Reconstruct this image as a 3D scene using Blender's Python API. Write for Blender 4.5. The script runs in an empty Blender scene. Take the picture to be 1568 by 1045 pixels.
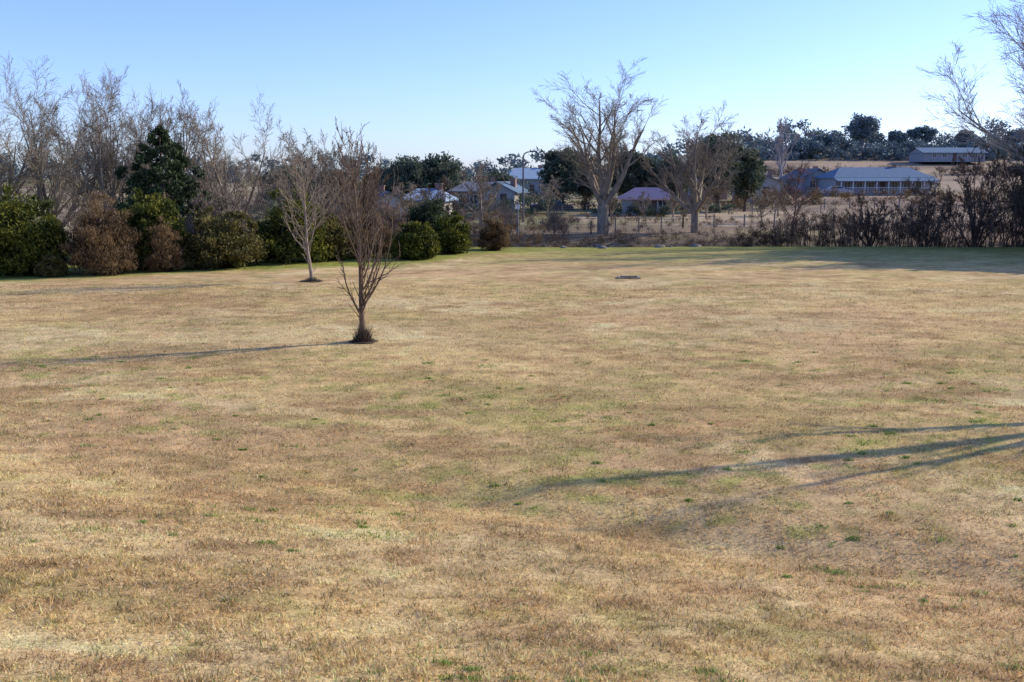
import bpy, math, random
import numpy as np
from mathutils import Vector
scene=bpy.context.scene
random.seed(3)
# ---------------------------------------------------------------- helpers
def sstep(a,b,x):
    t=np.clip((x-a)/(b-a),0,1); return t*t*(3-2*t)
_tab=np.random.default_rng(5).random((256,256))
def vnoise(x,y,seed=0):
    x=np.asarray(x,float)+seed*17.3; y=np.asarray(y,float)+seed*31.7
    xi=np.floor(x).astype(int); yi=np.floor(y).astype(int)
    fx=x-xi; fy=y-yi; fx=fx*fx*(3-2*fx); fy=fy*fy*(3-2*fy)
    g=lambda a,b:_tab[a%256,b%256]
    return (g(xi,yi)*(1-fx)+g(xi+1,yi)*fx)*(1-fy)+(g(xi,yi+1)*(1-fx)+g(xi+1,yi+1)*fx)*fy
def fbm(x,y,s,seed=0,o=4):
    v=0;a=0.5;t=0
    for i in range(o):
        v=v+a*vnoise(x/s*2**i,y/s*2**i,seed+i*3); t+=a; a*=0.5
    return v/t
def terrain(x,y):
    x=np.asarray(x,float); y=np.asarray(y,float)
    toe=12.4-0.38*np.clip(x,-12,9)
    u=toe-y
    z=0.185*0.5*(u+np.sqrt(u*u+np.interp(x,[-6,2],[9,.3])))-0.02
    z=z*(1-sstep(16,40,y))
    z=z-0.20*np.exp(-((y-toe-0.6)/0.8)**2)*sstep(-4,2,x)
    z=z+(fbm(x,y,9,2)-0.5)*0.22*sstep(3,12,y)*(1-sstep(60,80,y))
    z=z-0.7*np.exp(-((y-69)/2.6)**2)
    cen=np.interp(y,[0,66,75,120,160,260,400,3000],[0,0,.18,.95,1.0,2.5,4.2,4.2])
    lef=np.interp(y,[0,66,75,110,180,260,400,3000],[0,0,0,-.5,-.4,2.0,4.0,4.0])
    rig=np.interp(y,[0,66,75,100,150,170,220,270,330,3000],[0,0,.18,.66,1.5,1.9,6.8,11.2,12.0,10.0])
    wl=1-sstep(-12,3,x)
    wr=sstep(16,48,x-0.06*(y-100))
    f=cen*(1-wl)*(1-wr)+lef*wl*(1-wr)+rig*wr
    return z+f
def tz(x,y): return float(terrain(x,y))

def new_mesh(name,V,F,col=None,tint=None,mats=(),smooth=False):
    V=np.asarray(V,np.float32); F=np.asarray(F,np.int32)
    me=bpy.data.meshes.new(name)
    k=F.shape[1]
    me.vertices.add(len(V)); me.vertices.foreach_set('co',V.ravel())
    me.loops.add(F.size); me.loops.foreach_set('vertex_index',F.ravel())
    me.polygons.add(len(F)); me.polygons.foreach_set('loop_start',np.arange(0,F.size,k,dtype=np.int32))
    try: me.polygons.foreach_set('loop_total',np.full(len(F),k,np.int32))
    except Exception: pass
    me.update(calc_edges=True)
    if smooth: me.polygons.foreach_set('use_smooth',np.ones(len(F),bool))
    if col is not None:
        a=me.attributes.new('Col','FLOAT_COLOR','POINT')
        c=np.ones((len(V),4),np.float32); c[:,:3]=col; a.data.foreach_set('color',c.ravel())
    if tint is not None:
        a=me.attributes.new('tint','FLOAT','POINT'); a.data.foreach_set('value',np.asarray(tint,np.float32))
    for m in mats: me.materials.append(m)
    return me
def obj(name,me,loc=(0,0,0),rot=0,parent=None):
    o=bpy.data.objects.new(name,me); o.location=loc; o.rotation_euler=(0,0,rot)
    scene.collection.objects.link(o)
    if parent: o.parent=parent
    return o
# ---------------------------------------------------------------- materials
def nt(name):
    m=bpy.data.materials.new(name); m.use_nodes=True
    n=m.node_tree.nodes; b=n['Principled BSDF']; return m,m.node_tree,n,m.node_tree.links,b
def noise_mat(name,c1,c2,scale=4,rough=0.8,spec=0.2,stretch=(1,1,1),bump=0.0):
    m,t,n,l,b=nt(name)
    g=n.new('ShaderNodeNewGeometry'); mp=n.new('ShaderNodeMapping'); mp.inputs['Scale'].default_value=stretch
    l.new(g.outputs['Position'],mp.inputs[0])
    nz=n.new('ShaderNodeTexNoise'); nz.inputs['Scale'].default_value=scale; nz.inputs['Detail'].default_value=5
    l.new(mp.outputs[0],nz.inputs['Vector'])
    r=n.new('ShaderNodeValToRGB'); r.color_ramp.elements[0].position=.3; r.color_ramp.elements[1].position=.7
    r.color_ramp.elements[0].color=(*c1,1); r.color_ramp.elements[1].color=(*c2,1)
    l.new(nz.outputs[0],r.inputs[0]); l.new(r.outputs[0],b.inputs['Base Color'])
    b.inputs['Roughness'].default_value=rough; b.inputs['Specular IOR Level'].default_value=spec
    return m
def leaf_mat(name,cs,trans=0.25):
    m,t,n,l,b=nt(name)
    a=n.new('ShaderNodeAttribute'); a.attribute_name='tint'
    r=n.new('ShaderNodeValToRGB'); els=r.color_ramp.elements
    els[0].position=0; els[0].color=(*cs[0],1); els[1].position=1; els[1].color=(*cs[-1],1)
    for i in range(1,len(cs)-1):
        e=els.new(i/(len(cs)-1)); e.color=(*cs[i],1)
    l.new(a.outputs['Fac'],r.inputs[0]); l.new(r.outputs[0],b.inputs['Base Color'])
    b.inputs['Roughness'].default_value=.65; b.inputs['Specular IOR Level'].default_value=.2
    tr=n.new('ShaderNodeBsdfTranslucent'); mx=n.new('ShaderNodeMixShader'); mx.inputs[0].default_value=trans
    l.new(r.outputs[0],tr.inputs[0]); l.new(b.outputs[0],mx.inputs[1]); l.new(tr.outputs[0],mx.inputs[2])
    l.new(mx.outputs[0],n['Material Output'].inputs[0])
    return m
M={}
M['bark']=noise_mat('bark_grey_brown',(.17,.135,.095),(.38,.31,.225),6,stretch=(1,1,.3))
M['bark_d']=noise_mat('bark_dark',(.07,.05,.035),(.19,.14,.105),6,stretch=(1,1,.3))
M['bark_r']=noise_mat('bark_reddish',(.095,.066,.043),(.22,.152,.10),8,stretch=(1,1,.3))
M['bark_p']=noise_mat('bark_pale',(.30,.26,.22),(.50,.45,.38),5,stretch=(1,1,.3))
M['bark_h']=noise_mat('bark_hazy',(.26,.24,.25),(.36,.33,.33),2)  # paler, greyer bark: distance haze painted into the colour
M['hedge']=leaf_mat('leaf_hedge',[(.015,.022,.006),(.055,.072,.012),(.15,.155,.02),(.33,.29,.035)])
M['olive']=leaf_mat('leaf_olive',[(.03,.028,.011),(.085,.08,.022),(.18,.155,.045),(.27,.22,.07)])
M['dgreen']=leaf_mat('leaf_dark',[(.015,.022,.010),(.04,.058,.025),(.075,.095,.04),(.12,.14,.055)])
M['mhazeg']=leaf_mat('leaf_mid_haze_tint',[(.045,.062,.050),(.08,.105,.07),(.125,.15,.09),(.18,.20,.11)])  # greens lightened and blued: aerial haze is painted into the leaf colour
M['conif']=leaf_mat('leaf_conifer',[(.010,.017,.008),(.030,.046,.018),(.062,.085,.03),(.10,.12,.04)],.1)
M['brown']=leaf_mat('leaf_brown',[(.05,.032,.018),(.14,.088,.042),(.26,.17,.08),(.37,.26,.13)])
M['purp']=leaf_mat('twigs_purple',[(.085,.063,.045),(.18,.135,.10),(.28,.21,.15),(.37,.28,.20)])
M['red']=leaf_mat('leaf_red',[(.09,.03,.025),(.22,.08,.055),(.34,.13,.09),(.4,.2,.13)])
M['hazeg']=leaf_mat('leaf_far_haze_tint',[(.10,.145,.155),(.14,.185,.19),(.18,.225,.215),(.22,.265,.24)],.1)  # pale blue-green stands in for distance haze; no real atmosphere
M['dscrub']=leaf_mat('scrub_dark',[(.03,.021,.015),(.065,.045,.031),(.12,.085,.06),(.19,.135,.09)])
def plain(name,c,rough=.6,spec=.3,metal=0,var=.12,scale=3):
    c1=tuple(x*(1-var) for x in c); c2=tuple(min(1,x*(1+var)) for x in c)
    m=noise_mat(name,c1,c2,scale,rough,spec); m.node_tree.nodes['Principled BSDF'].inputs['Metallic'].default_value=metal; return m
M['white']=plain('paint_white',(.55,.55,.55)); M['cream']=plain('wall_cream',(.40,.36,.32)); M['brick']=plain('wall_brick',(.28,.17,.13))
M['greyw']=plain('wall_grey',(.27,.28,.30)); M['roofb']=plain('roof_bluegrey',(.15,.21,.27),.85,.1); M['roofp']=plain('roof_pink',(.66,.38,.34),.85,.1)  # roofb: blue-grey roofing, with some distance haze mixed into its colour
M['roofg']=plain('roof_grey',(.17,.175,.19),.85,.1); M['roofl']=plain('roof_light',(.28,.36,.44),.85,.1); M['glass']=plain('window_glass',(.03,.04,.05),.15,.6)  # roofl: light blue roofing, also lightened and blued to suggest haze
M['door']=plain('door_paint',(.12,.08,.06)); M['steel']=plain('galvanised_steel',(.22,.23,.24),.55,.4,.2); M['wood']=plain('weathered_timber',(.26,.23,.19))
M['lampm']=plain('lamp_pole_grey',(.12,.12,.125),.6,.3)
M['stone']=plain('stone_rock',(.20,.18,.15),.9,.2,0,.35,5); M['carp']=plain('car_paint_dark',(.03,.04,.06),.25,.6); M['carw']=plain('car_paint_silver',(.35,.36,.38),.4,.6)
M['tyre']=plain('tyre_rubber',(.02,.02,.02),.9); M['soil']=plain('bare_soil',(.11,.08,.055),.95,.1,0,.4,20); M['conc']=plain('concrete',(.34,.29,.23),.9,.2,0,.25,9)
# ---------------------------------------------------------------- ground colour
hedge_line=np.array([(-60,40),(-30,44),(-22,44.5),(-16.5,47.5),(-12.5,50.5),(-6,53),(-2,59),(3,63),(60,62)])
def macro(x,y):
    tan=np.array((.73,.505,.215)); pink=np.array((.69,.45,.215)); pale=np.array((.82,.61,.30))
    olive=np.array((.53,.42,.145)); green=np.array((.33,.345,.075)); brown=np.array((.49,.305,.13))
    L=lambda a,b,t:a*(1-t[:,None])+b*t[:,None]
    w1=(fbm(x,y,3.,40)-.5)*3; w2=(fbm(x,y,3.,50)-.5)*3
    X=x+w1;Y=y+w2
    c=L(np.tile(tan,(len(x),1)),pink,.8*sstep(.42,.68,fbm(X,Y,5,1)))
    c=L(c,pale,.65*sstep(.5,.72,fbm(X*.6,Y,2.6,7)))
    bank=1-sstep(11,13.5,y+.38*x)
    zone=.07*sstep(12,14,y+.38*x)*(1-sstep(19,30,y))*sstep(-9,0,x)-.055*bank+.06*sstep(46,54,y)-.03
    g=fbm(X*.7,Y,1.7,13)*.55+fbm(x,y,.45,19,3)*.45+zone
    c=L(c,olive,.75*sstep(.5,.66,g))
    c=L(c,green,.65*sstep(.60,.76,fbm(x,y,.4,23,3)*.7+.3*fbm(x,y,6,29)+zone*.5+.02))
    c=L(c,brown,.5*sstep(.56,.74,fbm(X*.5,Y,2.2,33)))
    c=L(c,brown,.75*sstep(.56,.74,fbm(x*.6,y,.6,37,3)))
    c=L(c,brown,.5*np.exp(-((x+14)/6)**2-((y-36)/3.0)**2))
    c=L(c,pale,.45*np.exp(-((x+7)/8)**2-((y-27.8)/2.0)**2))
    hy=np.interp(x,hedge_line[:,0],hedge_line[:,1])
    dd=hy-y+ (fbm(x,y,2,60)-.5)*3
    e=(1-sstep(.6,3.2,dd))*(y<75)
    c=L(c,np.array((.27,.30,.05)),.85*e)
    e2=sstep(49,58,y+(fbm(x,y,4,70)-.5)*7)*(y<66)*sstep(-6,4,x)
    c=L(c,np.array((.38,.35,.10)),.65*e2)
    c=c*(.70+.60*fbm(x*.8,y,.45,120,3))[:,None]*(.84+.32*fbm(x*.5,y,1.6,130,3))[:,None]
    far=sstep(64,67,y)
    p1=np.array((.42,.37,.18)); p2=np.array((.58,.44,.28)); p3=np.array((.48,.34,.235))
    f=L(np.tile(p1,(len(x),1)),p2,sstep(.35,.65,fbm(x,y,18,80)))
    wr=sstep(20,34,x-0.1*(y-80)); f=L(f,p3,.75*wr)
    f=L(f,np.array((.22,.24,.09)),.7*sstep(.5,.7,fbm(x,y,14,90))*(1-.7*wr))
    f=L(f,np.array((.24,.17,.12)),.75*sstep(.46,.62,fbm(x*.3,y,5,95)))
    f=L(f,np.array((.13,.11,.07)),.8*np.exp(-((y-68)/3.5)**2))
    c=c*(1-far[:,None])+f*far[:,None]
    return np.clip(c,0,.82)
def axis(segs):
    out=[]
    for a,b,s in segs: out+=list(np.arange(a,b,s))
    return np.array(out)
xs_h=axis([(0,14,.14),(14,40,.4),(40,130,2),(130,400,10),(400,1600,60)])
xs=np.concatenate([-xs_h[:0:-1],xs_h])
ys=axis([(-40,0,2),(0,4,.5),(4,30,.12),(30,75,.25),(75,200,2),(200,500,8),(500,3000,70)])
GX,GY=np.meshgrid(xs,ys); gx=GX.ravel(); gy=GY.ravel(); gz=terrain(gx,gy)
gz+= (fbm(gx,gy,.35,101,2)-.5)*.03*(gy<40)
nx,ny=len(xs),len(ys)
I=np.arange(nx*ny).reshape(ny,nx)
F=np.stack([I[:-1,:-1],I[:-1,1:],I[1:,1:],I[1:,:-1]],-1).reshape(-1,4)
m,t,n,l,b=nt('dry_mown_grass_ground')
a=n.new('ShaderNodeAttribute'); a.attribute_name='Col'
g=n.new('ShaderNodeNewGeometry')
def nz(scale,det,src=g.outputs['Position'],rough=.6):
    q=n.new('ShaderNodeTexNoise'); q.inputs['Scale'].default_value=scale; q.inputs['Detail'].default_value=det; q.inputs['Roughness'].default_value=rough
    l.new(src,q.inputs['Vector']); return q
def mulcol(col,fac,lo,hi,a0=.3,a1=.7):
    mr=n.new('ShaderNodeMapRange'); mr.inputs[1].default_value=a0; mr.inputs[2].default_value=a1; mr.inputs[3].default_value=lo; mr.inputs[4].default_value=hi
    l.new(fac,mr.inputs[0]); mm=n.new('ShaderNodeVectorMath'); mm.operation='SCALE'
    l.new(col,mm.inputs[0]); l.new(mr.outputs[0],mm.inputs['Scale']); return mm.outputs[0]
n1=nz(3,6); n2=nz(22,5,rough=.75); n3=nz(90,3,rough=.8)
c=mulcol(a.outputs['Color'],n1.outputs[0],.8,1.18); c=mulcol(c,n2.outputs[0],.56,1.3); c=mulcol(c,n3.outputs[0],.66,1.22)
l.new(c,b.inputs['Base Color']); b.inputs['Roughness'].default_value=.95; b.inputs['Specular IOR Level'].default_value=.05
bp=n.new('ShaderNodeBump'); bp.inputs['Strength'].default_value=.6; bp.inputs['Distance'].default_value=.03
l.new(n2.outputs[0],bp.inputs['Height']); l.new(bp.outputs[0],b.inputs['Normal'])
obj('ground',new_mesh('ground',np.stack([gx,gy,gz],1),F,col=macro(gx,gy),mats=[m],smooth=True))
# ---------------------------------------------------------------- grass blades
def blades(N,d0,d1,seed):
    r=np.random.default_rng(seed)
    d=d0*np.exp(r.random(N)*math.log(d1/d0))
    x=(r.random(N)*2-1)*(.66*d+1.2)
    y=d
    cl=vnoise(x*9,y*9,200)
    keep=r.random(N)<(.1+.9*cl); x=x[keep];y=y[keep];d=d[keep];N=len(x)
    z=terrain(x,y)+0.003
    c=macro(x,y)*(.58+.78*vnoise(x*12,y*12,220))[:,None]
    green=(c[:,1]/c[:,0])
    h=(.012+.026*r.random(N))*(1+.008*d)*(1+.5*(green>.9))*(.4+1.3*vnoise(x*4,y*4,210))
    wd=(.0022+.0024*r.random(N))*(1+.06*d)
    az=r.random(N)*2*math.pi; lean=np.radians(20+68*r.random(N))
    dirv=np.stack([np.cos(az)*np.sin(lean),np.sin(az)*np.sin(lean),np.cos(lean)],1)
    a2=r.random(N)*2*math.pi
    side=np.stack([np.cos(a2),np.sin(a2),np.zeros(N)],1)*wd[:,None]
    P=np.stack([x,y,z],1)
    V=np.stack([P-side,P+side,P+dirv*(h*1.5)[:,None]],1).reshape(-1,3)
    br=(.40+1.12*r.random(N)**1.2)
    cc=c*br[:,None]
    straw=r.random(N)<.15; cc[straw]=np.array((.88,.71,.43))*(.75+.25*r.random(straw.sum()))[:,None]
    gr=r.random(N)<.07; cc[gr]=np.array((.27,.32,.08))*(.6+.8*r.random(gr.sum()))[:,None]
    C=np.repeat(np.clip(cc,0,.88),3,0)
    F=np.arange(3*N).reshape(-1,3)
    return V,F,C
m,t,n,l,b=nt('grass_blade')
a=n.new('ShaderNodeAttribute'); a.attribute_name='Col'; l.new(a.outputs['Color'],b.inputs['Base Color'])
b.inputs['Roughness'].default_value=.7; b.inputs['Specular IOR Level'].default_value=.15
tr=n.new('ShaderNodeBsdfTranslucent'); mx=n.new('ShaderNodeMixShader'); mx.inputs[0].default_value=.3
l.new(a.outputs['Color'],tr.inputs[0]); l.new(b.outputs[0],mx.inputs[1]); l.new(tr.outputs[0],mx.inputs[2]); l.new(mx.outputs[0],n['Material Output'].inputs[0])
V,F,C=blades(1100000,4.6,42,1)
obj('dry_grass',new_mesh('dry_grass',V,F,col=C,mats=[m]))
grassm=m
r=np.random.default_rng(77)
Vs=[];Cs=[]
nt_=520
dd=5.5*np.exp(r.random(nt_)*math.log(26/5.5)); xx=(r.random(nt_)*2-1)*(.6*dd)
for i in range(nt_):
    k=int(20+90*r.random()**2); rad=.02+.15*r.random()**3
    if vnoise(xx[i]*.35,dd[i]*.35,300)<.4: continue
    px=xx[i]+r.normal(0,rad,k)*1.6; py=dd[i]+r.normal(0,rad,k)
    z=terrain(px,py); h=.02+.03*r.random(k); az=r.random(k)*6.283; le=r.random(k)*1.2
    dv=np.stack([np.cos(az)*np.sin(le),np.sin(az)*np.sin(le),np.cos(le)],1)*h[:,None]
    w=(.004+.003*r.random(k))*(1+.05*dd[i]); a2=r.random(k)*6.283
    s=np.stack([np.cos(a2),np.sin(a2),0*a2],1)*w[:,None]; P=np.stack([px,py,z],1)
    Vs.append(np.stack([P-s,P+s,P+dv],1).reshape(-1,3))
    Cs.append(np.repeat(np.array((.24,.33,.07))*(.5+1.1*r.random(k))[:,None],3,0))
V=np.concatenate(Vs);C=np.concatenate(Cs)
obj('green_weeds',new_mesh('green_weeds',V,np.arange(len(V)).reshape(-1,3),col=C,mats=[grassm]))
# ---------------------------------------------------------------- bare trees
def norm(v): return v/np.maximum(np.linalg.norm(v,axis=-1,keepdims=True),1e-9)
def grow(S,D,L,n,wander,trop,r):
    B=len(S); P=np.zeros((B,n,3)); P[:,0]=S; d=norm(D)
    for i in range(1,n):
        d=norm(d+r.normal(0,wander,(B,3))+np.array((0,0,trop)))
        P[:,i]=P[:,i-1]+d*(L/(n-1))[:,None]
    return P
def kids(P,R,L,cnt,t0,t1,ang,angj,ratio,r,rr=.6,fall=.5):
    B,n,_=P.shape; idx=np.repeat(np.arange(B),cnt); K=len(idx)
    t=t0+(t1-t0)*((np.tile(np.arange(cnt),B)+r.random(K))/cnt)
    f=t*(n-1); i=np.minimum(f.astype(int),n-2); w=(f-i)[:,None]
    S=P[idx,i]*(1-w)+P[idx,i+1]*w; T=norm(P[idx,i+1]-P[idx,i])
    q=norm(np.cross(T,r.normal(0,1,(K,3))))
    a=np.radians(ang+r.normal(0,angj,K))[:,None]
    D=T*np.cos(a)+q*np.sin(a)
    rad=(R[idx,i]*(1-w[:,0])+R[idx,i+1]*w[:,0])*rr*(.7+.4*r.random(K))
    LL=L[idx]*ratio*(1-fall*t)*(.6+.7*r.random(K))
    return S,D,LL,rad
def tubes(groups):
    Vs=[];Fs=[];o=0
    for P,R,k in groups:
        B,n,_=P.shape
        T=np.zeros_like(P); T[:,1:-1]=P[:,2:]-P[:,:-2]; T[:,0]=P[:,1]-P[:,0]; T[:,-1]=P[:,-1]-P[:,-2]; T=norm(T)
        u=norm(np.cross(T,np.array((.31,.89,.13)))); v=np.cross(T,u)
        A=np.arange(k)*2*math.pi/k
        ring=P[:,:,None]+R[:,:,None,None]*(np.cos(A)[None,None,:,None]*u[:,:,None]+np.sin(A)[None,None,:,None]*v[:,:,None])
        I=o+np.arange(B*n*k).reshape(B,n,k); J=np.roll(I,-1,2)
        F=np.stack([I[:,:-1],J[:,:-1],J[:,1:],I[:,1:]],-1).reshape(-1,4)
        Vs.append(ring.reshape(-1,3));Fs.append(F);o+=B*n*k
    return np.concatenate(Vs),np.concatenate(Fs)
def bare(name,seed,H,W,kind,mat,loc=None,rot=None,r0=None,dens=1.0,trunk=.2,twig=.007,spread=1.0,limbs=7):
    r=np.random.default_rng(seed); G=[]
    def lvl(S,D,L,rad,n,wan,trop,k,tip=.35):
        P=grow(S,D,L,n,wan,trop,r); R=rad[:,None]*np.linspace(1,tip,n)[None]; R=np.maximum(R,twig); G.append([P,R,k]); return P,R,L
    z3=np.zeros((1,3)); 
    r0=r0 or H*.022
    if kind in('vase','multi'):
        if kind=='vase':
            P,R,L0=lvl(z3,np.array([[.03,.02,1]]),np.array([trunk]),np.array([r0]),5,.03,.1,8,.85)
            K=limbs; tt=np.linspace(.72,1,K); f=tt*4; i=np.minimum(f.astype(int),3); w=(f-i)[:,None]; S=P[0,i]*(1-w)+P[0,i+1]*w
            le=np.radians(np.linspace(38,6,K)+r.normal(0,3,K))*spread; rad0=np.full(K,r0*.56)*(.75+.5*r.random(K)); Ln=(1-trunk)*np.linspace(.7,.9,K)
        else:
            K=limbs+1; S=np.zeros((K,3)); S[:,:2]=r.normal(0,.02,(K,2)); le=np.radians(6+32*np.linspace(0,1,K))*spread; rad0=np.full(K,r0*.66)*(.7+.5*r.random(K)); Ln=np.linspace(.88,.70,K)
        az=np.arange(K)*2.4+r.random(K)*.6
        D=np.stack([np.cos(az)*np.sin(le),np.sin(az)*np.sin(le),np.cos(le)],1)
        a=lvl(S,D,Ln,rad0,11,.045,.02,7,.14)
        s=kids(*a,int(9*dens),.2,1,30,7,.40,r,.58,.2); a2=lvl(*s,8,.06,.035,5,.25)
        s=kids(*a2,int(7*dens),.15,1,30,8,.42,r,.58,.25); a3=lvl(*s,6,.07,.03,4,.4)
        s=kids(*a3,7,.12,1,30,10,.5,r,.6,.15); a4=lvl(*s,4,.07,.02,3,.5)
        s=kids(*a4,2,.2,1,30,12,.65,r,.7,.1); lvl(*s,3,.07,.02,3,.6)
    elif kind=='leader':
        a=lvl(z3,np.array([[.0,.0,1]]),np.array([.93]),np.array([r0]),14,.025,.03,8,.10)
        s=kids(*a,int(30*dens),trunk,.93,38,7,.50,r,.45,.72); a2=lvl(*s,9,.085,.18,5,.3)
        s=kids(*a2,6,.1,.95,26,9,.36,r,.6,.3); a3=lvl(*s,5,.10,.12,4,.4)
        s=kids(*a3,3,.1,1,30,12,.45,r,.7,.2); lvl(*s,3,.12,.08,3,.6)
        s=kids(*a,14,.04,trunk+.1,30,8,.09,r,.2,0); lvl(*s,4,.1,.2,3,.6)
    allp=np.concatenate([g[0].reshape(-1,3) for g in G])
    sz=H/np.percentile(allp[:,2],99.8 if kind!='leader' else 100); sx=(W/2)/np.percentile(np.abs(allp[:,:2]),98.5)
    for g in G: g[0]=g[0]*np.array((sx,sx,sz))
    V,F=tubes(G)
    me=new_mesh(name,V,F,mats=[mat],smooth=True)
    if loc is None: return me
    return obj(name,me,(loc[0],loc[1],tz(*loc)-.05),r.random()*6.28 if rot is None else rot)
T1=(-4.08,26.9)
bare('ornamental_pear_tree',5,6.1,2.05,'leader',M['bark_r'],T1,0,.085,1.15,.12,.006)
bare('ornamental_pear_tree',8,6.2,3.1,'leader',M['bark'],(-8.7,43.2),0,.085,1.2,.24,.008)
def tuft(name,loc,n,rad,h,mat,seed,lean=.35,w=.010):
    r=np.random.default_rng(seed); rr=np.abs(r.normal(0,rad,n)); az=r.random(n)*6.283
    x=loc[0]+rr*np.cos(az); y=loc[1]+rr*np.sin(az); z=terrain(x,y)-.01
    P=np.stack([x,y,z],1); hh=h*(.3+.7*r.random(n))*np.exp(-(rr/rad/1.5)**2)
    D=np.stack([np.cos(az)*lean*r.random(n)+r.normal(0,.15,n),np.sin(az)*lean*r.random(n)+r.normal(0,.15,n),np.ones(n)],1)*hh[:,None]
    a2=r.random(n)*6.283; s=np.stack([np.cos(a2),np.sin(a2),0*a2],1)*w
    V=np.stack([P-s,P+s,P+D],1).reshape(-1,3)
    return obj(name,new_mesh(name,V,np.arange(3*n).reshape(-1,3),tint=np.repeat(r.random(n),3),mats=[mat]))
tuft('basal_suckers',T1,900,.17,.62,M['dscrub'],1)
tuft('basal_suckers',(-8.7,43.2),500,.28,.28,M['dscrub'],2)
def patch(name,cx,cy,rx,ry,mat,dz=.012,seed=0):
    rr=np.random.default_rng(seed); k=28; V=[(cx,cy,tz(cx,cy)+dz)]
    for i in range(k):
        a=i*6.283/k; q=.75+.45*rr.random(); x=cx+rx*q*math.cos(a); y=cy+ry*q*math.sin(a); V.append((x,y,tz(x,y)+dz))
    F=[(0,1+i,1+(i+1)%k) for i in range(k)]
    return obj(name,new_mesh(name,V,F,mats=[mat]))
patch('soil_ring',*T1,.42,.38,M['soil'],.03,1); patch('soil_ring',-8.7,43.2,.5,.45,M['soil'],.03,2)
bare('bare_elm_tree',21,12.4,9.2,'vase',M['bark'],(6.9,75.6),1.0,.46,1.0,.24,.008,.95,7)
bare('bare_ash_tree',34,9.6,9.2,'vase',M['bark'],(14.1,77),2.2,.36,1.05,.24,.008,1.35,8)
left=[(-34.5,66,11.4,10,41),(-30.6,66,12.2,10.5,42),(-27,67,11.6,9.5,43),(-23.4,69,11.2,9.5,44),(-19.8,70,10.2,9,45),(-37,59,10,7,48),(-29,74,12,9,401)]
for x,y,H,W,s in left: bare('bare_poplar_tree',s,H,W,'multi',M['bark'],(x,y),None,.26,1.0,.2,.008,1.1,6)
bare('bare_maple_tree',52,7.6,5.4,'multi',M['bark'],(-12.6,64),None,.14,.9,.2,.009)
bare('bare_maple_tree',53,6.8,4.5,'multi',M['bark_r'],(-10.0,66),None,.14,.9,.2,.009)
bare('bare_maple_tree',54,5.6,5.6,'vase',M['bark'],(-2.6,85),None,.2,.85,.2,.010,1.3)
bare('bare_maple_tree',55,4.5,4.0,'multi',M['bark_r'],(-5.6,80),None,.12,.75,.2,.011)
bare('bare_birch_tree',61,18.5,16,'vase',M['bark_p'],(38.0,66),2.4,.42,1.3,.22,.0085,1.2,9)
bare('bare_birch_tree',62,10.0,4.4,'vase',M['bark_p'],(17.2,20.4),2.0,.30,.62,.36,.006,.9,4)
for x,y,H,W,s in [(31.5,68,7.2,5,71),(34.5,66,8,5.5,72),(28.6,69,5,4,73),(24,67,3.6,3,74)]:
    bare('bare_willow_tree',s,H,W,'multi',M['bark_d'],(x,y),None,.12,.85,.2,.010)
redt=bare('red_leaf_tree',81,5.8,2.6,'leader',M['bark_d'],(20.2,72),None,.08,.9,.2,.011)
for x,y,H,W,s in [(26.5,100,3.5,2.5,91),(9.5,96,2.2,1.8,92),(12.6,96,2.6,2.2,93),(15.6,97,2.6,2.0,94),(18.6,96,3,2,95),(-9,90,4.2,3.6,96),(-15,96,4.5,4,97),(48,180,12,8,98),(3.5,100,4,4,99),(22,88,3.2,3,90)]:
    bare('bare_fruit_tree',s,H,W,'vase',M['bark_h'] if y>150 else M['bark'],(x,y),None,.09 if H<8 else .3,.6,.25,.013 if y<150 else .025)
# ---------------------------------------------------------------- foliage
def leaves(cent,rad,n,size,r,up=0.0,shell=.55,ctint=None,asp=.5):
    C=len(cent); n=int(n); idx=np.repeat(np.arange(C),n); K=len(idx)
    d=norm(r.normal(0,1,(K,3))); q=(shell+(1-shell)*r.random(K))
    off=d*(rad[idx]*q)[:,None]; off[:,2]*=.8
    P=cent[idx]+off
    a=norm(r.normal(0,1,(K,3))+np.array((0,0,up*2))); b_=norm(np.cross(a,r.normal(0,1,(K,3))))
    s=size*(.6+.8*r.random(K))
    V=np.stack([P-b_*(s*asp)[:,None],P+b_*(s*asp)[:,None],P+a*(s*1.6)[:,None]],1).reshape(-1,3)
    ct=r.random(C) if ctint is None else ctint
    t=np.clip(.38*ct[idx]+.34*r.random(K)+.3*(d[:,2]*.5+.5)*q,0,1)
    return V,np.repeat(t,3)
def dome(r,n,w,dp,h,z0=.15,fill=.8):
    d=norm(r.normal(0,1,(n,3))); d[:,2]=np.abs(d[:,2])*1.0
    q=(fill+(1-fill)*r.random(n))
    return np.stack([d[:,0]*w/2*q,d[:,1]*dp/2*q,z0*h+(d[:,2]*q)*h*(1-z0)],1)
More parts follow.
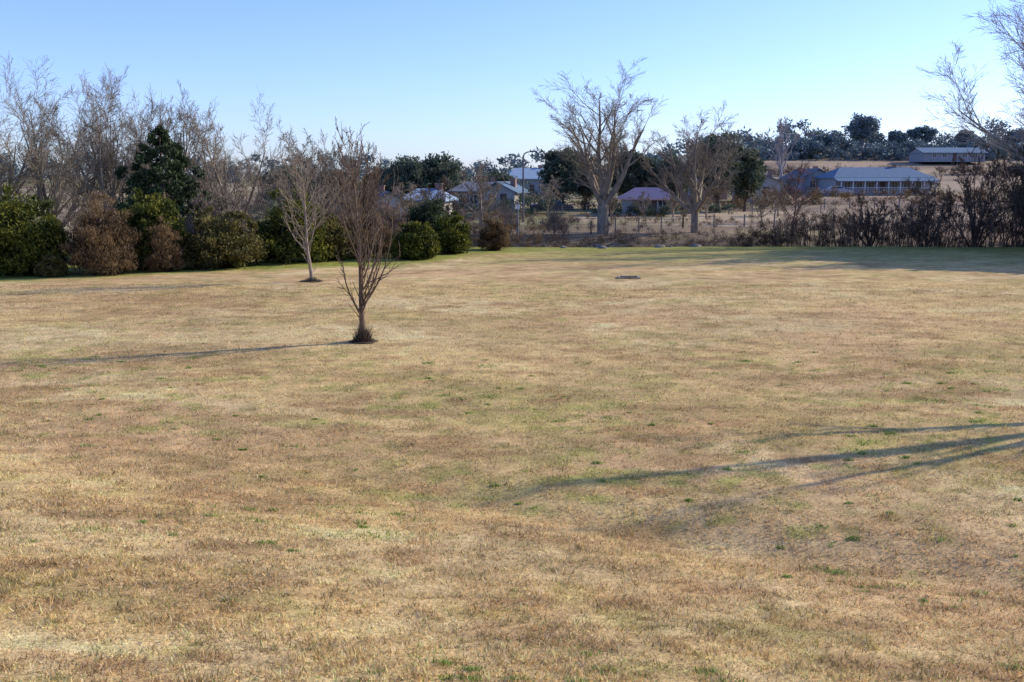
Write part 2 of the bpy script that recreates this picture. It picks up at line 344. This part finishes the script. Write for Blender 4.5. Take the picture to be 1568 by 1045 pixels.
def shrub(name,seed,loc,w,h,mat,size=.10,up=.2,dens=1.0,bumps=40,low=True,asp=.5):
    r=np.random.default_rng(seed)
    cr=.17*min(w,h*1.2)
    c=dome(r,bumps,w-cr*1.0,w-cr*1.0,h-cr*.7,.12,.7)
    if low:
        k=bumps//2; a=r.random(k)*6.283; q=.75+.25*r.random(k)
        c2=np.stack([np.cos(a)*(w-cr*1.6)/2*q,np.sin(a)*(w-cr*1.6)/2*q,cr*.7+r.random(k)*h*.45],1); c=np.concatenate([c,c2])
    rad=cr*(.5+.9*r.random(len(c)))
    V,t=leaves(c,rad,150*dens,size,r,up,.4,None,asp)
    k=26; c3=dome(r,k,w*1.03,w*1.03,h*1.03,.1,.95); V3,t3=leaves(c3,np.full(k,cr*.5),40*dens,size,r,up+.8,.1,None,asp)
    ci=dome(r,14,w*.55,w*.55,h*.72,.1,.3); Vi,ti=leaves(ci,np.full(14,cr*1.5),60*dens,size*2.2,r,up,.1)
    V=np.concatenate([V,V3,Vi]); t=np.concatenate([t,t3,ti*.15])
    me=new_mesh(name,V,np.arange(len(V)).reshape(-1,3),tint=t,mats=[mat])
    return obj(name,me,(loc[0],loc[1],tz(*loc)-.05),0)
hed=[('evergreen_shrub',(-22.6,46.3),3.7,4.0,'hedge'),('evergreen_shrub',(-25.5,46),3.6,4.3,'hedge'),('evergreen_shrub',(-29,45.5),4,4.3,'hedge'),
('brown_shrub',(-19.2,46.6),3.6,3.7,'brown'),('evergreen_shrub',(-17.8,49.2),3.6,3.8,'hedge'),('brown_shrub',(-16.7,47.8),1.9,2.5,'brown'),
('brown_shrub',(-21.0,45.3),1.3,.9,'olive'),
('olive_shrub',(-14.4,49.8),4.0,2.95,'olive'),('evergreen_shrub',(-11.8,52.8),4.1,3.7,'hedge'),('brown_shrub',(-16,54),4,3.6,'purp'),
('olive_shrub',(-10.0,54.5),2.8,2.7,'olive'),
('brown_shrub',(-8.4,56.2),3.6,2.8,'brown'),('evergreen_shrub',(-5.4,55.2),2.7,2.1,'hedge'),('evergreen_shrub',(-3.5,58.2),2.2,2.4,'hedge'),
('evergreen_shrub',(-5.2,62.5),3.6,3.1,'dgreen'),('brown_shrub',(-1.1,61),2.0,2.3,'brown'),('brown_shrub',(-7.5,60),3,3.0,'purp')]
for i,(nm,lc,w,h,mt) in enumerate(hed):
    tw=mt in('brown','purp','dscrub')
    shrub(nm,300+i,lc,w,h,M[mt],.07 if tw else .085,1.1 if tw else .3,2.0 if w>2.5 else 1.2,46,True,.2 if tw else .5)
for i,(x,y,w,h) in enumerate([(-21.5,60,5,4.8),(-17.6,60,5,5.9),(-15.2,62,4.5,6.2),(-12.2,66,4,4.8),(-26,60,5,4.4),(-31,58,6,4),(-9.4,68,3.5,5.4),(-10.5,62,3,3.8),(-6.4,70,3,3.0),(-1,76,4,2.6),(3.2,74,3,2.0)]):
    r=np.random.default_rng(400+i); c=dome(r,60,w*.85,w*.85,h*.92,.1,.5); V,t=leaves(c,np.full(60,.6),120,.10,r,1.8,.1,None,.09)
    obj('bare_thicket',new_mesh('bare_thicket',V,np.arange(len(V)).reshape(-1,3),tint=t,mats=[M['purp']]),(x,y,tz(x,y)))
def conifer(name,seed,loc,H,W,mat,lay=30):
    r=np.random.default_rng(seed); C=[];Rd=[]
    for i in range(lay):
        f=i/(lay-1); z=H*(.06+.9*f); R=(W/2)*(1-f)**.7*(.8+.4*r.random())
        k=max(3,int(20*(1-f)+3))
        for j in range(k):
            a=r.random()*6.283; q=(.35+.7*r.random()); C.append((R*q*math.cos(a),R*q*math.sin(a),z+R*q*.12)); Rd.append(.2+.35*(1-f)*r.random()+.05)
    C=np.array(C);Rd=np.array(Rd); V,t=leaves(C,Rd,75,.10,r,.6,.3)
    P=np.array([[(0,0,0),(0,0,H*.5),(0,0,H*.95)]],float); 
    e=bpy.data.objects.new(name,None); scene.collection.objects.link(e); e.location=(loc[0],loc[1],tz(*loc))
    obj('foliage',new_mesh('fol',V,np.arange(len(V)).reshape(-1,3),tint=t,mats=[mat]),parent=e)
    TV,TF=tubes([(P,np.array([[.2,.12,.03]]),8)]); obj('trunk',new_mesh('trunk',TV,TF,mats=[M['bark_d']]),parent=e)
conifer('cedar_tree',500,(-19.6,56.5),7.3,7.2,M['conif'])
conifer('cedar_tree',501,(-31.5,54),5.6,4.5,M['conif'])
def evergreen(name,seed,loc,H,W,mat,base=.25,size=.16,cl=60,n=110,bark=None,flat=.9):
    r=np.random.default_rng(seed)
    e=bpy.data.objects.new(name,None); scene.collection.objects.link(e); e.location=(loc[0],loc[1],tz(*loc)-.1)
    hc=H*(1-base); d=norm(r.normal(0,1,(cl,3))); q=(.5+.5*r.random(cl))
    cr=.115*min(W,hc*1.4)
    c=np.stack([d[:,0]*q*(W/2-cr),d[:,1]*q*(W/2-cr),H*base+hc/2+d[:,2]*q*(hc/2-cr)*flat],1)
    c[:,0]+=(r.random(cl)-.5)*W*.08
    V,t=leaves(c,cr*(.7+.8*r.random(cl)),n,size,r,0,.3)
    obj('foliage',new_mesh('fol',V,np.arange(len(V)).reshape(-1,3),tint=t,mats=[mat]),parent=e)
    tp=np.array([(0,0,0),(W*.02,0,H*base*.6),(W*.01,0,H*base*1.1),(-W*.02,0,H*.6)]); G=[(tp[None],np.array([[.03,.026,.02,.012]])*H,8)]
    k=12; tgt=c[r.choice(cl,k)]; S=np.tile(tp[2],(k,1)); P=np.stack([S,S*.5+tgt*.5+np.array((0,0,.03*H)),tgt],1); G.append((P,np.tile(np.array([.011,.007,.004])*H,(k,1)),5))
    TV,TF=tubes(G); obj('trunk_and_limbs',new_mesh('trunk',TV,TF,mats=[bark or M['bark_d']]),parent=e)
D=M['dgreen'];Hz=M['hazeg'];MG=M['mhazeg']
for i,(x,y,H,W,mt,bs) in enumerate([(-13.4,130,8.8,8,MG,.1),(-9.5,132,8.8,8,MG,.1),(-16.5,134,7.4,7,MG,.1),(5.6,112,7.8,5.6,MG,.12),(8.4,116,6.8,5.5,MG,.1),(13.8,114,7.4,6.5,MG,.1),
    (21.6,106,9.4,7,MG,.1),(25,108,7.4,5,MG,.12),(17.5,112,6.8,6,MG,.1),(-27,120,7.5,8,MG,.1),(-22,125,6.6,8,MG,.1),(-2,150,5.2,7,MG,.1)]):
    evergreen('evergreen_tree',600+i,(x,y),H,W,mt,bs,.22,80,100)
sky=[(86.5,250,11.5,11,.22),(95.5,252,6.6,6,.3),(103,255,7.6,8.4,.3),(114.5,256,6.6,5.4,.3),(76.5,245,7,9,.15),(70,240,5,9,.1),(124,250,7,6,.3)]
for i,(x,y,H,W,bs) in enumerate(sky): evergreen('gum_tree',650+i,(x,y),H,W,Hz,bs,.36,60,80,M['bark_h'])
evergreen('evergreen_tree',680,(36.8,70),8.2,5.5,D,.1,.16,60,90)
for i,(x,y,H,W) in enumerate([(39.5,56,11,7),(36.2,61,11.5,6),(37.5,66,10,7),(45,62,18,11),(49,70,21,12),(43,57,14,9),(60,75,25,14),(35,53,8,6),(52,64,20,11)]):
    evergreen('evergreen_tree',685+i,(x,y),H,W,D,.06,.26,90,100)
evergreen('evergreen_tree',684,(35.5,63),6.5,4,D,.1,.16,50,90)
r=np.random.default_rng(700); c=np.stack([r.normal(0,.55,60),r.normal(0,.55,60),1.6+r.random(60)*3.6],1); V,t=leaves(c,np.full(60,.35),16,.05,r,0,.1)
o=obj('red_leaves',new_mesh('red_leaves',V,np.arange(len(V)).reshape(-1,3),tint=t,mats=[M['red']])); o.parent=redt
def scrub(name,seed,x0,x1,y0,y1,n,hfun,mat,size=.075,asp=.14,up=1.4,m=120,rad=.4):
    r=np.random.default_rng(seed); x=x0+(x1-x0)*r.random(n); y=y0+(y1-y0)*r.random(n)
    h=hfun(x)*(.45+.75*vnoise(x*.8,y*.8,seed)); zz=terrain(x,y)+h*r.random(n)**.8
    V,t=leaves(np.stack([x,y,zz],1),np.full(n,rad),m,size,r,up,.1,None,asp)
    return obj(name,new_mesh(name,V,np.arange(len(V)).reshape(-1,3),tint=t*.8,mats=[mat]))
scrub('creek_scrub',801,15,48,64,69,760,lambda x:np.interp(x,[15,20,28,34,48],[1.1,2.3,2.8,3.8,5]),M['dscrub'])
scrub('creek_scrub',802,-3,17,64.5,67,190,lambda x:0*x+.85,M['dscrub'],.06)
scrub('creek_scrub',803,-12,2,62,72,160,lambda x:0*x+1.7,M['brown'])
scrub('creek_scrub',804,2,30,84,90,120,lambda x:0*x+.8,M['brown'])
scrub('hedgerow',805,28,75,118,126,260,lambda x:0*x+2.0,M['brown'],.14,.3,.6,70,.7)
scrub('hedgerow',806,-30,4,98,112,300,lambda x:0*x+2.0,M['mhazeg'],.14,.3,.6,80,.7)
scrub('hedgerow',809,4,30,108,116,120,lambda x:0*x+1.5,M['brown'],.14,.3,.6,80,.7)
scrub('hedgerow',807,-40,40,150,175,240,lambda x:0*x+2.6,M['mhazeg'],.2,.4,.2,80,1.1)
scrub('hedgerow',808,-14,18,70,76,150,lambda x:0*x+1.1,M['purp'],.08)
scrub('hedgerow',811,-16,2,76,88,130,lambda x:0*x+1.6,M['purp'],.1)
scrub('hedgerow',812,40,70,167,173,120,lambda x:0*x+2.2,M['hazeg'],.2,.4,.2,80,1.0)
scrub('hedgerow',813,50,130,196,202,160,lambda x:0*x+1.6,M['purp'],.2,.4,.2,80,1.0)
scrub('hedgerow',814,8,22,98.5,100,60,lambda x:0*x+1.2,M['mhazeg'],.12,.4,.4,80,.5)
rr=np.random.default_rng(820); k=420; S=np.stack([17+31*rr.random(k),64+4*rr.random(k),np.zeros(k)],1); S[:,2]=terrain(S[:,0],S[:,1])-.1
L=np.interp(S[:,0],[16,28,48],[2,3,5.0])*(.5+.6*rr.random(k)); P=grow(S,np.stack([rr.normal(0,.2,k),rr.normal(0,.2,k),np.ones(k)],1),L,6,.06,.02,rr)
Rr=np.tile(np.linspace(.026,.010,6),(k,1)); s=kids(P,Rr,L,8,.3,1,28,8,.4,rr); P2=grow(s[0],s[1],s[2],4,.1,.05,rr)
V,F=tubes([(P,Rr,4),(P2,np.full(P2.shape[:2],.010),3)]); obj('scrub_stems',new_mesh('scrub_stems',V,F,mats=[M['bark_d']]))
r=np.random.default_rng(900); n=900; x=-330+700*r.random(n); y=300+60*r.random(n); z=terrain(x,y)+ (3.0+7*vnoise(x/14,y/30,9))*r.random(n)
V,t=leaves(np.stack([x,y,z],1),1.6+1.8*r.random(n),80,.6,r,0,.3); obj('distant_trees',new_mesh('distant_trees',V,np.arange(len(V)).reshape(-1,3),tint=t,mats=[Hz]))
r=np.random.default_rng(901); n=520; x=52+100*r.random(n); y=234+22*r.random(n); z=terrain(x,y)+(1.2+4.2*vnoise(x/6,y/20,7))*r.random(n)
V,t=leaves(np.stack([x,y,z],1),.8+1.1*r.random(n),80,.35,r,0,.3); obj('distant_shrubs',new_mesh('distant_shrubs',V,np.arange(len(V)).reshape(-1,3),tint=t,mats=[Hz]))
# ---------------------------------------------------------------- buildings
def box(V,F,x0,x1,y0,y1,z0,z1):
    o=len(V); V+= [(x0,y0,z0),(x1,y0,z0),(x1,y1,z0),(x0,y1,z0),(x0,y0,z1),(x1,y0,z1),(x1,y1,z1),(x0,y1,z1)]
    F+=[(o,o+3,o+2,o+1),(o+4,o+5,o+6,o+7),(o,o+1,o+5,o+4),(o+1,o+2,o+6,o+5),(o+2,o+3,o+7,o+6),(o+3,o,o+4,o+7)]
def pm(name,V,F,mat,parent,loc=(0,0,0)):
    me=bpy.data.meshes.new(name); me.from_pydata(V,[],F); me.update(); me.materials.append(mat)
    return obj(name,me,loc,0,parent)
def house(name,x,y,w,d,h,rh,wall,roof,rot=0,ver=0,hip=0,gable_front=False,nwin=3,z=None,chim=True):
    e=bpy.data.objects.new(name,None); scene.collection.objects.link(e); e.location=(x,y,tz(x,y)-.1 if z is None else z); e.rotation_euler=(0,0,rot)
    W,Dp=w/2,d/2
    if gable_front:
        V=[(-W,-Dp,0),(W,-Dp,0),(W,Dp,0),(-W,Dp,0),(-W,-Dp,h),(W,-Dp,h),(W,Dp,h),(-W,Dp,h),(0,-Dp,h+rh*.97),(0,Dp,h+rh*.97)]
        F=[(0,1,5,8,4),(1,2,6,5),(2,3,7,9,6),(3,0,4,7)]
        o_=.45; V2=[];F2=[]
        for s in(-1,1):
            b_=len(V2); sl=rh/W; V2+=[(s*(W+o_),-Dp-o_,h-o_*sl),(s*(W+o_),Dp+o_,h-o_*sl),(0,Dp+o_,h+rh),(0,-Dp-o_,h+rh)]; V2+=[(a,b2,c2+.12) for a,b2,c2 in V2[b_:b_+4]]
            F2+=[(b_,b_+1,b_+2,b_+3),(b_+4,b_+5,b_+6,b_+7),(b_,b_+1,b_+5,b_+4),(b_,b_+3,b_+7,b_+4),(b_+1,b_+2,b_+6,b_+5)]
    else:
        V=[(-W,-Dp,0),(W,-Dp,0),(W,Dp,0),(-W,Dp,0),(-W,-Dp,h),(W,-Dp,h),(W,Dp,h),(-W,Dp,h)]
        F=[(0,1,5,4),(1,2,6,5),(2,3,7,6),(3,0,4,7)]
        if not hip:
            V+=[(-W,0,h+rh*.97),(W,0,h+rh*.97)]; F[1]=(1,2,6,9,5); F[3]=(3,0,4,8,7)
        o_=.5; a=hip*Dp
        V2=[(-W-o_,-Dp-o_,h-.1),(W+o_,-Dp-o_,h-.1),(W+o_,Dp+o_,h-.1),(-W-o_,Dp+o_,h-.1),(-W-o_+a,0,h+rh),(W+o_-a,0,h+rh)]
        F2=[(0,1,5,4),(2,3,4,5),(1,2,5),(3,0,4)]
        o2=len(V2); 
        if not hip: F2=[(0,1,5,4),(2,3,4,5)]
        V2+=[(p[0],p[1],p[2]-.14) for p in V2[:4]]; F2+=[(0,1,o2+1,o2),(1,2,o2+2,o2+1),(2,3,o2+3,o2+2),(3,0,o2,o2+3)]
    pm('walls',V,F,wall,e); pm('roof',V2,F2,roof,e)
    V=[];F=[];V3=[];F3=[]
    xs_=np.linspace(-W,W,nwin+2)[1:-1]; wh=min(2.05,h-.25)
    for i,xx_ in enumerate(xs_):
        if i==nwin//2 and nwin>1: continue
        box(V,F,xx_-.45,xx_+.45,-Dp-.03,-Dp+.02,.95,wh)
        box(V3,F3,xx_-.55,xx_+.55,-Dp-.06,-Dp-.031,wh,wh+.1); box(V3,F3,xx_-.55,xx_+.55,-Dp-.09,-Dp-.031,.85,.95); box(V3,F3,xx_-.55,xx_-.45,-Dp-.06,-Dp-.031,.95,wh); box(V3,F3,xx_+.45,xx_+.55,-Dp-.06,-Dp-.031,.95,wh); box(V3,F3,xx_-.03,xx_+.03,-Dp-.06,-Dp-.031,.95,wh)
    box(V,F,W-.02,W+.03,-.6,.6,.95,wh)
    pm('windows',V,F,M['glass'],e)
    if V3: pm('window_frames',V3,F3,M['white'],e)
    V=[];F=[]; xd=xs_[nwin//2] if nwin>1 else W*.5; box(V,F,xd-.4,xd+.4,-Dp-.04,-Dp+.02,.1,wh); pm('door',V,F,M['door'],e)
    if chim:
        V=[];F=[]; box(V,F,W*.4,W*.4+.6,-.2,.35,h,h+rh+.4); box(V,F,W*.4-.07,W*.4+.67,-.27,.42,h+rh+.4,h+rh+.5); pm('chimney',V,F,M['brick'],e)
    if ver:
        y0=-Dp-2.4
        V=[(-W-.5,-Dp-.5,h-.15),(W+.5,-Dp-.5,h-.15),(W+.5,y0,h-.6),(-W-.5,y0,h-.6),(-W-.5,-Dp-.5,h-.23),(W+.5,-Dp-.5,h-.23),(W+.5,y0,h-.7),(-W-.5,y0,h-.7)]
        F=[(0,1,2,3),(4,5,6,7),(2,3,7,6),(1,2,6,5),(0,3,7,4)]
        pm('verandah_roof',V,F,roof,e)
        V=[];F=[]; k=ver
        for i in range(k): 
            xx_=-W+.1+(2*W-.2)*i/(k-1); box(V,F,xx_-.07,xx_+.07,y0+.1,y0+.24,.25,h-.68)
        box(V,F,-W,W,y0+.12,y0+.18,1.15,1.22); box(V,F,-W,W,y0+.13,y0+.17,.45,.5)
        for i in range(k*6): 
            xx_=-W+2*W*i/(k*6); box(V,F,xx_-.015,xx_+.015,y0+.14,y0+.17,.5,1.15)
        pm('verandah_posts',V,F,M['white'],e)
        V=[];F=[]; box(V,F,-W-.3,W+.3,y0,-Dp-.05,-.4,.25); pm('verandah_deck',V,F,M['wood'],e)
    return e
house('farm_house',57.3,160,14.8,8,2.8,1.5,M['greyw'],M['roofb'],.03,9,.6,False,7)
house('farm_house',49.2,168,5.5,7,2.5,1.4,M['greyw'],M['roofg'],.2,0,0,True,2)
house('long_shed',97,226,13.5,8,2.1,1.1,M['greyw'],M['roofb'],.02,0,0,False,5,chim=False,z=7.6)
house('pink_roof_house',14.0,104.5,4.0,5,1.9,1.0,M['cream'],M['roofp'],.12,0,.5,False,3,z=.45,chim=False)
house('grey_house',33.6,138,6.5,7,2.6,1.3,M['cream'],M['roofg'],-.2,0,0,True,2)
house('brick_house',27.6,150,7,7,2.4,1.3,M['brick'],M['roofg'],.1,0,.7,False,3)
house('blue_roof_house',2.9,172,8,8,3.1,1.7,M['greyw'],M['roofl'],.1,0,.5,False,3)
house('white_gable_house',-11.6,93,3.4,5,2.5,.9,M['white'],M['roofg'],.2,0,0,True,2)
house('light_roof_house',-7.9,95,3.6,5,2.7,.9,M['cream'],M['roofl'],-.15,0,.5,False,3)
house('grey_roof_house',-4.2,128,7,7,2.6,1.1,M['brick'],M['roofg'],.05,0,.7,False,4)
house('grey_roof_house',-15.5,108,6,6,2.5,1.1,M['cream'],M['roofg'],-.05,0,.6,False,4)
house('white_cottage',-.9,118,4,5,2.2,1.0,M['cream'],M['roofb'],-.3,0,0,True,2)
# ---------------------------------------------------------------- fences, lamp, pole, car, stones
def fence(name,pts,h=1.05,step=2.4,mat=None,wires=4):
    V=[];F=[];G=[]
    for (x0,y0),(x1,y1) in zip(pts[:-1],pts[1:]):
        L=math.hypot(x1-x0,y1-y0); k=max(2,int(L/step)+1)
        P=[(x0+(x1-x0)*i/(k-1),y0+(y1-y0)*i/(k-1)) for i in range(k)]
        for a,b_ in P:
            z=tz(a,b_); box(V,F,a-.05,a+.05,b_-.05,b_+.05,z-.2,z+h*(.92+.16*random.random()))
        for q in range(wires): G.append((np.array([[(a,b_-.06,tz(a,b_)+h*(.25+.65*q/(wires-1))) for a,b_ in P]]),np.full((1,k),.006),3))
    e=bpy.data.objects.new(name,None); scene.collection.objects.link(e)
    pm('posts',V,F,mat or M['wood'],e); TV,TF=tubes(G); obj('wires',new_mesh('wires',TV,TF,mats=[M['steel']]),parent=e)
fence('wire_fence',[(-8,74),(6,76),(14,82),(30,86)])
fence('wire_fence',[(5,100),(32,104)])
fence('wire_fence',[(32,112),(90,125)],1.1,3)
fence('wire_fence',[(40,146),(85,150)],1.1,3)
def lamp(x,y,H):
    e=bpy.data.objects.new('street_lamp',None); scene.collection.objects.link(e); e.location=(x,y,tz(x,y))
    P=np.array([[(0,0,-.1),(0,0,H*.5),(0,0,H-.5),(.08,0,H-.15),(.35,0,H),(.75,0,H+.06)]],float)
    V,F=tubes([(P,np.array([[.11,.09,.07,.06,.052,.045]]),10)]); obj('pole',new_mesh('pole',V,F,mats=[M['lampm']],smooth=True),parent=e)
    V=[];F=[]; V+=[(.6,-.1,H+.0),(1.25,-.14,H+.03),(1.25,.14,H+.03),(.6,.1,H),(.65,-.06,H+.14),(1.15,-.08,H+.15),(1.15,.08,H+.15),(.65,.06,H+.14)]
    F+=[(0,3,2,1),(4,5,6,7),(0,1,5,4),(1,2,6,5),(2,3,7,6),(3,0,4,7)]; pm('lamp_head',V,F,M['lampm'],e)
lamp(1.0,90,6.2)
e=bpy.data.objects.new('marker_pole',None); scene.collection.objects.link(e); e.location=(.4,67,tz(.4,67))
V,F=tubes([(np.array([[(0,0,-.1),(0,0,1.5),(0,0,3.2)]],float),np.array([[.045,.045,.04]]),8)]); obj('pole',new_mesh('p',V,F,mats=[M['steel']]),parent=e)
V=[];F=[];box(V,F,-.12,.12,-.09,-.05,2.7,3.0);pm('plate',V,F,M['white'],e)
def car(x,y,rot,paint):
    e=bpy.data.objects.new('parked_car',None); scene.collection.objects.link(e); e.location=(x,y,tz(x,y)); e.rotation_euler=(0,0,rot)
    prof=[(-2.15,.35),(-2.2,.75),(-1.95,.95),(-1.3,1.0),(-.85,1.42),(.6,1.45),(1.15,1.0),(2.0,.88),(2.2,.65),(2.15,.35)]
    V=[];F=[];k=len(prof)
    for s in(-1,1):
        for a,z in prof: V.append((a,s*(.85 if z<1.1 else .68),z))
    F=[tuple(range(k)),tuple(range(2*k-1,k-1,-1))]+[(i,(i+1)%k,k+(i+1)%k,k+i) for i in range(k)]
    pm('body',V,F,paint,e)
    V=[];F=[]
    for s in(-1,1):
        o=len(V); V+=[(-1.15,s*.83,1.03),(.98,s*.83,1.03),(.55,s*.72,1.38),(-.8,s*.72,1.38)]; F.append((o,o+1,o+2,o+3))
    pm('windows',V,F,M['glass'],e)
    G=[(np.array([[(a,s*.7,.33),(a,s*.9,.33)]],float),np.full((1,2),.33),14) for a in(-1.35,1.35) for s in(-1,1)]
    TV,TF=tubes(G); obj('wheels',new_mesh('wheels',TV,TF,mats=[M['tyre']]),parent=e)
car(4.1,104,.1,M['carp']); car(-16.8,102,.1,M['carp']); car(49,152,0,M['carw'])
def rock(name,x,y,s,seed):
    r=np.random.default_rng(seed); import bmesh
    bm=bmesh.new(); bmesh.ops.create_icosphere(bm,subdivisions=2,radius=1)
    for v in bm.verts:
        v.co*=1+.35*(r.random()-.5); v.co.x*=s*1.3; v.co.y*=s; v.co.z*=s*.6
    me=bpy.data.meshes.new(name); bm.to_mesh(me); bm.free(); me.materials.append(M['stone']); obj(name,me,(x,y,tz(x,y)+s*.05),r.random()*3)
for i in range(8): rock('creek_stone',3+random.random()*9,63.4+random.random()*1.8,.12+.2*random.random(),i)
def drain(x,y):
    e=bpy.data.objects.new('drain_cover',None); scene.collection.objects.link(e); e.location=(x,y,tz(x,y))
    V=[];F=[]; box(V,F,-.5,.5,-.3,.3,-.1,.06); pm('concrete_surround',V,F,M['conc'],e)
    V=[];F=[]; 
    for i in range(7): box(V,F,-.36+i*.11,-.31+i*.11,-.22,.22,.061,.08)
    pm('grate',V,F,M['tyre'],e)
drain(5.25,44.6)
tuft('grass_tuft',(5.25,44.3),180,.4,.14,M['brown'],9,.4,.014)
# ---------------------------------------------------------------- light, sky, camera
el=math.radians(26); az=math.radians(68.2)
s=Vector((math.sin(az)*math.cos(el),math.cos(az)*math.cos(el),math.sin(el)))
L=bpy.data.lights.new('sun','SUN'); L.energy=5.0; L.angle=math.radians(.55); L.color=(1,.91,.76)
lo=bpy.data.objects.new('sun',L); lo.rotation_euler=(-s).to_track_quat('-Z','Y').to_euler(); scene.collection.objects.link(lo)
w=bpy.data.worlds.new('World'); scene.world=w; w.use_nodes=True; n=w.node_tree.nodes; l=w.node_tree.links
st=n.new('ShaderNodeTexSky'); st.sky_type='NISHITA'; st.sun_disc=False; st.sun_elevation=el; st.sun_rotation=az; st.altitude=400; st.air_density=1.0; st.dust_density=.6; st.ozone_density=1.6
mu=n.new('ShaderNodeVectorMath'); mu.operation='MULTIPLY'; mu.inputs[1].default_value=(.88,1.03,1.68)
l.new(st.outputs[0],mu.inputs[0])
bg=n['Background']; bg.inputs[1].default_value=.15; l.new(mu.outputs[0],bg.inputs[0])
cam=bpy.data.cameras.new('camera'); cam.lens=35; cam.sensor_width=36; cam.clip_end=6000; cam.clip_start=.05
co=bpy.data.objects.new('camera',cam); co.location=(0,0,4.5); co.rotation_euler=(math.radians(90-9.4),0,0); scene.collection.objects.link(co); scene.camera=co
scene.view_settings.view_transform='Standard'; scene.view_settings.look='None'; scene.view_settings.exposure=0
